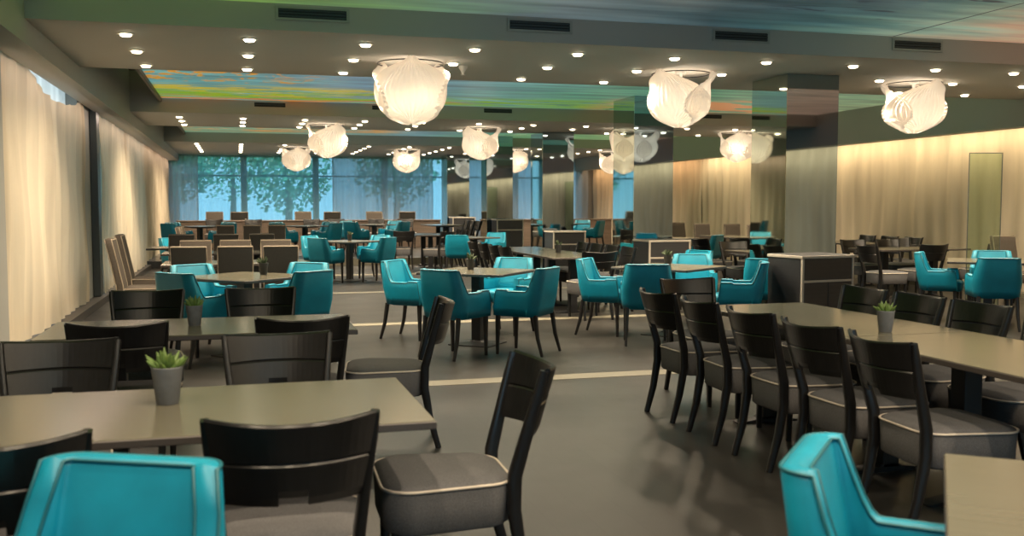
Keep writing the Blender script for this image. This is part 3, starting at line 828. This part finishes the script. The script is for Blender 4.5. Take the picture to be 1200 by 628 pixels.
# --- teal table right of centre
tab(TSQ, 4.55, 9.85, -54, 'square table among teal armchairs in front of the second waiter station')
DPOT.put(4.62, 10.05, .75, 80, 'dark pot on the teal chair table right of centre', 'plant', 'dark pots on tables')
tcq(4.04, 9.30, (.35, .94), 'teal armchair seen from behind at the table right of centre')
tcq(3.90, 10.10, (.80, -.60), 'teal armchair in profile facing right, at the table right of centre')
tcq(5.08, 9.26, (-.88, .47), 'teal armchair in profile facing left, beyond the end of the long table')
tcq(5.22, 10.62, (-.35, -.94), 'teal armchair facing the camera behind the pot, right of centre')
# --- teal table on the left
tab(TSQ, .06, 9.58, 45, 'square table among teal armchairs on the left, before the taupe chairs')
DPOT.put(.24, 9.70, .75, 130, 'dark pot on the left teal chair table', 'plant', 'dark pots on tables')
tcq(-.37, 9.22, (.72, .69), 'teal armchair seen from behind at the left teal table, front left')
tcq(.52, 9.20, (-.64, .77), 'teal armchair seen from behind at the left teal table, front right')
tcq(-.32, 10.06, (.55, -.84), 'teal armchair facing right at the left teal table, far left')
tcq(.58, 10.10, (-.60, -.80), 'teal armchair facing the camera at the left teal table, far right')
# --- taupe high-back groups on the left
nn = ['left', 'middle', 'right']
for i in range(3):
    pc((-.50, -.02, .46)[i], 11.34, 0, 'taupe high-back chair with its dark back to the camera, nearest row, %s' % nn[i], 0, (.88, 1, 1))
    pc((-.50, -.02, .48)[i], 12.66, 180, 'taupe high-back chair facing the camera across the table, second row, %s' % nn[i], 0, (.9, 1, 1))
    pc((-.80, -.16, .37)[i], 15.25, 180, 'taupe high-back chair facing the camera in the third row from the front, %s' % nn[i])
    pc((-.24, .32, .85)[i], 22.6, 0, 'dark backed high-back chair in the farthest taupe row, %s' % nn[i])
tab(T16, -.02, 12.0, 0, 'table between the two nearest rows of taupe high-back chairs')
tab(T16, -.2, 14.55, 0, 'table in front of the third row of taupe high-back chairs')
pc(-1.04, 11.72, -90, 'taupe high-back chair in profile by the left curtain, nearer one', 0, (1, 1, 1.07))
pc(-1.10, 13.2, -90, 'taupe high-back chair in profile by the left curtain, second one', 0, (1, 1, 1.07))
tab(TSM, -.95, 16.4, 0, 'small table beside the left curtain behind the taupe chairs')
for i, y in enumerate((20.3, 21.0, 21.7)):
    pc(-.80, y, -90, 'taupe high-back chair far down the left curtain, %s of three' % ('nearest', 'middle', 'farthest')[i])
tcq(-1.02, 18.6, (.9, -.4), 'lone teal armchair against the left curtain')
# --- teal table further back
tab(TSQ, 2.02, 18.45, -45, 'square table with teal armchairs in the back left of the aisle')
DPOT.put(2.03, 18.5, .75, 10, 'dark pot on the back teal chair table in the aisle', 'plant', 'dark pots on tables')
tcq(1.55, 18.0, (.75, .66), 'teal armchair seen from behind at the back aisle table, front left')
tcq(2.50, 18.05, (-.72, .69), 'teal armchair seen from behind at the back aisle table, front right')
tcq(1.50, 19.0, (.7, -.7), 'teal armchair facing the camera at the back aisle table, far left')
tcq(2.55, 18.98, (-.7, -.7), 'teal armchair facing the camera at the back aisle table, far right')
# --- long table in the middle distance
tab(T16, 4.25, 12.65, 90, 'long table in the middle distance, near half, with a black chair at its end')
tab(T16, 4.25, 14.28, 90, 'long table in the middle distance, far half')
DPOT.put(4.35, 13.1, .75, 33, 'dark pot on the long table in the middle distance', 'plant', 'dark pots on tables')
bc(4.25, 11.55, 4, 'black dining chair seen from behind at the near end of the middle distance table')
for i, y in enumerate((13.0, 13.55, 14.2, 14.85)):
    bc(3.85, y, -90, 'black dining chair on the left side of the middle distance table, %s from the front' % nth[i])
for i, y in enumerate((12.3, 12.9, 13.5, 14.1)):
    bc(4.78, y, 90, 'black dining chair facing left at the middle distance table, %s from the front' % nth[i])
tcq(5.6, 11.6, (-.9, -.3), 'teal armchair half hidden behind the second waiter station')
# --- waiter stations along the columns
for (x, y, r_, lb, z) in ((5.83, 9.12, 9, 'large dark waiter station with pale edges before the nearest mirrored column', 0), (6.17, 13.65, 3, 'dark waiter station with pale edges in front of the second mirrored column', 0),
                       (6.36, 18.75, 2, 'dark waiter station in front of the middle mirrored column', 0), (6.55, 23.8, 0, 'dark waiter station at the foot of the fourth mirrored column', .16),
                       (6.45, 28.5, 0, 'farthest dark waiter station at the last mirrored column', .16)):
    CAB.put(x, y, z, r_, lb, 'cabinet', 'waiter stations by the columns', (1.1, 1.0, 1.0))
# --- back middle: teal and black around tables
tab(TSM, 4.75, 19.9, 20, 'small table behind the lone teal armchair in the middle back')
tcq(4.28, 19.15, (.45, .89), 'teal armchair seen from behind in the middle back, beside the aisle')
tcq(5.25, 20.35, (-.7, -.7), 'teal armchair facing the camera in the middle back')
tab(T16, 4.2, 22.25, 90, 'long table in the back with black chairs side on')
bc(3.52, 21.6, 0, 'black dining chair seen from behind at the back long table, left')
bc(4.18, 20.95, 40, 'black dining chair pulled out at the near end of the back long table')
for i, y in enumerate((21.9, 22.5)):
    bc(4.72, y, 90, 'black dining chair facing left at the back long table, %s one' % ('nearer', 'farther')[i])
ZP = .162
for i, (x, y) in enumerate(((5.55, 24.0), (5.55, 24.65), (5.55, 25.3))):
    bc(x, y, 90, 'black dining chair facing left on the raised floor, %s of the row' % ('first', 'second', 'third')[i], ZP)
tab(T16, 5.05, 24.7, 90, 'table on the raised floor beside a row of black chairs', ZP)
def teal_set(x, y, lb, z=ZP, rot=45, skip=()):
    tab(TSM, x, y, rot, 'square table on the raised floor, ' + lb, z)
    for k, (dx, dy, nm) in enumerate(((-.52, -.5, 'front left'), (.52, -.5, 'front right'), (-.5, .52, 'back left'), (.5, .52, 'back right'))):
        if k in skip: continue
        tcq(x + dx, y + dy, (-dx, -dy), 'teal armchair on the raised floor, %s, %s chair' % (lb, nm), z)
teal_set(-.85, 24.6, 'nearest the left wall')
teal_set(1.60, 24.4, 'left of the aisle')
teal_set(3.45, 25.6, 'before the dense sheer curtain')
teal_set(8.8, 25.6, 'right of the columns', rot=30)
for i, x in enumerate((-.6, .45, 2.05, 2.75, 3.9, 4.75)):
    bc(x, 28.2, 180, 'black dining chair against the low brown partition, %s from left' % nth[i], ZP)
for i, (a, b) in enumerate(((-1.6, 5.85), (7.1, 11.3))):
    m = MB(); m.bbox(a, b, 28.78, 28.88, ZP, .95, .006, 1); o = m.build('low_partition', 'brown')
    m = MB(); m.bbox(a - .02, b + .02, 28.75, 28.91, .95, .985, .006, 1); m.build('cap_rail', 'brown', parent=o)
    tag(o, ('long low brown partition in front of the far windows', 'low brown partition on the far right side')[i], 'partition', 'low partitions before the far wall')
for i, x in enumerate((-.62, .08, 1.92, 2.72, 4.05, 4.95)):
    pc(x, 29.7, 0 if i % 2 else 180, 'light brown high-back chair beyond the low partition, %s from left' % nth[i], ZP, (1.15, 1.15, 1.08))
# --- right of the columns, back
for i, (x, y, r_) in enumerate(((9.8, 21.5, 176), (10.65, 22.3, 180), (10.5, 20.75, 172), (11.02, 20.3, 168), (11.05, 19.3, 165))):
    pc(x, y, r_, 'taupe high-back chair along the right curtain between the columns, %s from left' % nth[i])
tab(T16, 10.25, 19.0, 90, 'table beside the right curtain with taupe high-back chairs')
tab(TSM, 8.6, 18.4, 45, 'small table with teal armchairs seen between the two nearest columns')
tcq(8.1, 17.85, (.7, .7), 'teal armchair between the two nearest columns, front left of its table')
tcq(8.95, 17.65, (-.6, .8), 'teal armchair between the two nearest columns, front right of its table')
tcq(8.2, 19.0, (.6, -.8), 'teal armchair between the two nearest columns, behind its table')
bc(7.85, 15.2, -80, 'black dining chair between the two nearest columns, left one')
bc(8.52, 15.1, -75, 'black dining chair between the two nearest columns, right one')
tab(TSM, 8.85, 15.75, 10, 'table beyond the pair of black chairs between the columns')
tab(TSM, 7.38, 12.75, 8, 'table just behind the nearest mirrored column')
bc(7.45, 13.5, 180, 'black dining chair behind the table at the nearest column')
tcq(5.78, 9.88, (.6, .8), 'teal armchair squeezed between the nearest column and its waiter station')
# --- far right: black chairs and a teal table
tab(T16, 10.05, 13.0, 0, 'table near the right curtain with black chairs around it')
bc(8.88, 12.0, -90, 'black dining chair with its back to the aisle before the right curtain')
bc(9.75, 13.72, 180, 'black dining chair facing the camera at the right curtain table, left one')
bc(10.4, 13.70, 180, 'black dining chair facing the camera at the right curtain table, right one')
bc(9.7, 12.30, 0, 'black dining chair tucked under the near side of the right curtain table')
bc(10.75, 12.25, 10, 'black dining chair seen from behind beside the green glass screen')
tab(T16, 10.6, 15.4, 90, 'table along the right curtain behind the black chair group')
for i, (x, y, r_) in enumerate(((11.15, 16.0, 90), (11.15, 15.35, 90), (11.15, 14.7, 90), (10.05, 15.9, -90), (10.05, 15.1, -90), (11.0, 17.0, 180), (10.95, 14.15, 180))):
    bc(x, y, r_, 'black dining chair of the cluster along the right curtain, %s' % ('far wall side', 'middle wall side', 'near wall side', 'far aisle side', 'near aisle side', 'at the far end', 'at the near end')[i])
tab(TSQ, 8.75, 9.85, -40, 'square table with teal armchairs at the right frame edge')
tcq(8.42, 10.30, (.72, -.69), 'teal armchair in profile at the right edge table, left one')
tcq(8.33, 9.30, (.45, .89), 'teal armchair seen from behind at the right edge table, nearest one')
tcq(9.30, 10.40, (-.6, -.8), 'teal armchair facing the camera at the right edge table, far one')
pc(10.6, 11.4, 175, 'taupe high-back chair behind the green glass screen, left one')
pc(11.1, 11.2, 160, 'taupe high-back chair behind the green glass screen, right one')
e = empty('glass_screen'); e.location = (9.76, 11.1, 0); e.rotation_euler = (0, 0, R(-16))
m = MB(); m.bbox(-.225, .225, -.006, .006, .03, 2.12, .002, 1); m.build('glass_pane', 'greenglass', parent=e)
m = MB()
for s in (-1, 1): m.bbox(s * .222 - .004, s * .222 + .004, -.008, .008, .03, 2.122, .001, 1)
m.bbox(-.225, .225, -.008, .008, 2.112, 2.122, .001, 1); m.build('edge_profile', 'frame', parent=e)
m = MB()
m.bbox(-.2, .2, -.16, .16, 0, .03, .004, 1); m.build('foot_plate', 'steel', parent=e)
tag(e, 'tall narrow green glass screen standing before the right curtain', 'screen')

# ------------------------------------------------------------------ trees outside the far windows
def tree(x, y, h, r, seed, lb):
    rnd = random.Random(seed); e = empty('tree'); e.location = (x, y, -.25)
    m = MB(); m.tube([(0, 0, 0), (.08, 0, h * .35), (-.05, .1, h * .7)], [.18, .13, .06], 8); m.build('trunk', 'bark', parent=e)
    m = MB()
    for i in range(1500):
        a, b = rnd.random() * 2 * pi, math.acos(2 * rnd.random() - 1); q = r * rnd.random() ** .4
        c = Vector((q * cos(a) * sin(b), q * sin(a) * sin(b), h * .62 + q * .95 * cos(b)))
        s = .07 + .09 * rnd.random(); u = Vector((rnd.uniform(-1, 1), rnd.uniform(-1, 1), rnd.uniform(-1, 1))).normalized(); w = u.orthogonal().normalized(); v = u.cross(w)
        m.add([c - w * s, c - v * s * .6, c + w * s, c + v * s * .6], [(0, 1, 2, 3)])
    m.build('crown', 'foliage', parent=e); tag(e, lb, 'tree', 'trees outside the far windows')
tree(-2.3, 40, 5.2, 1.6, 1, 'blue green tree outside the far window, at its left edge')
tree(2.0, 41, 4.9, 1.9, 2, 'bright green tree seen through the clear sheer curtain')
tree(6.6, 42, 5.5, 1.9, 3, 'tree outside the far window near the last mirrored column')
tree(-.2, 52, 6.5, 2.4, 4, 'more distant tree outside the far window')
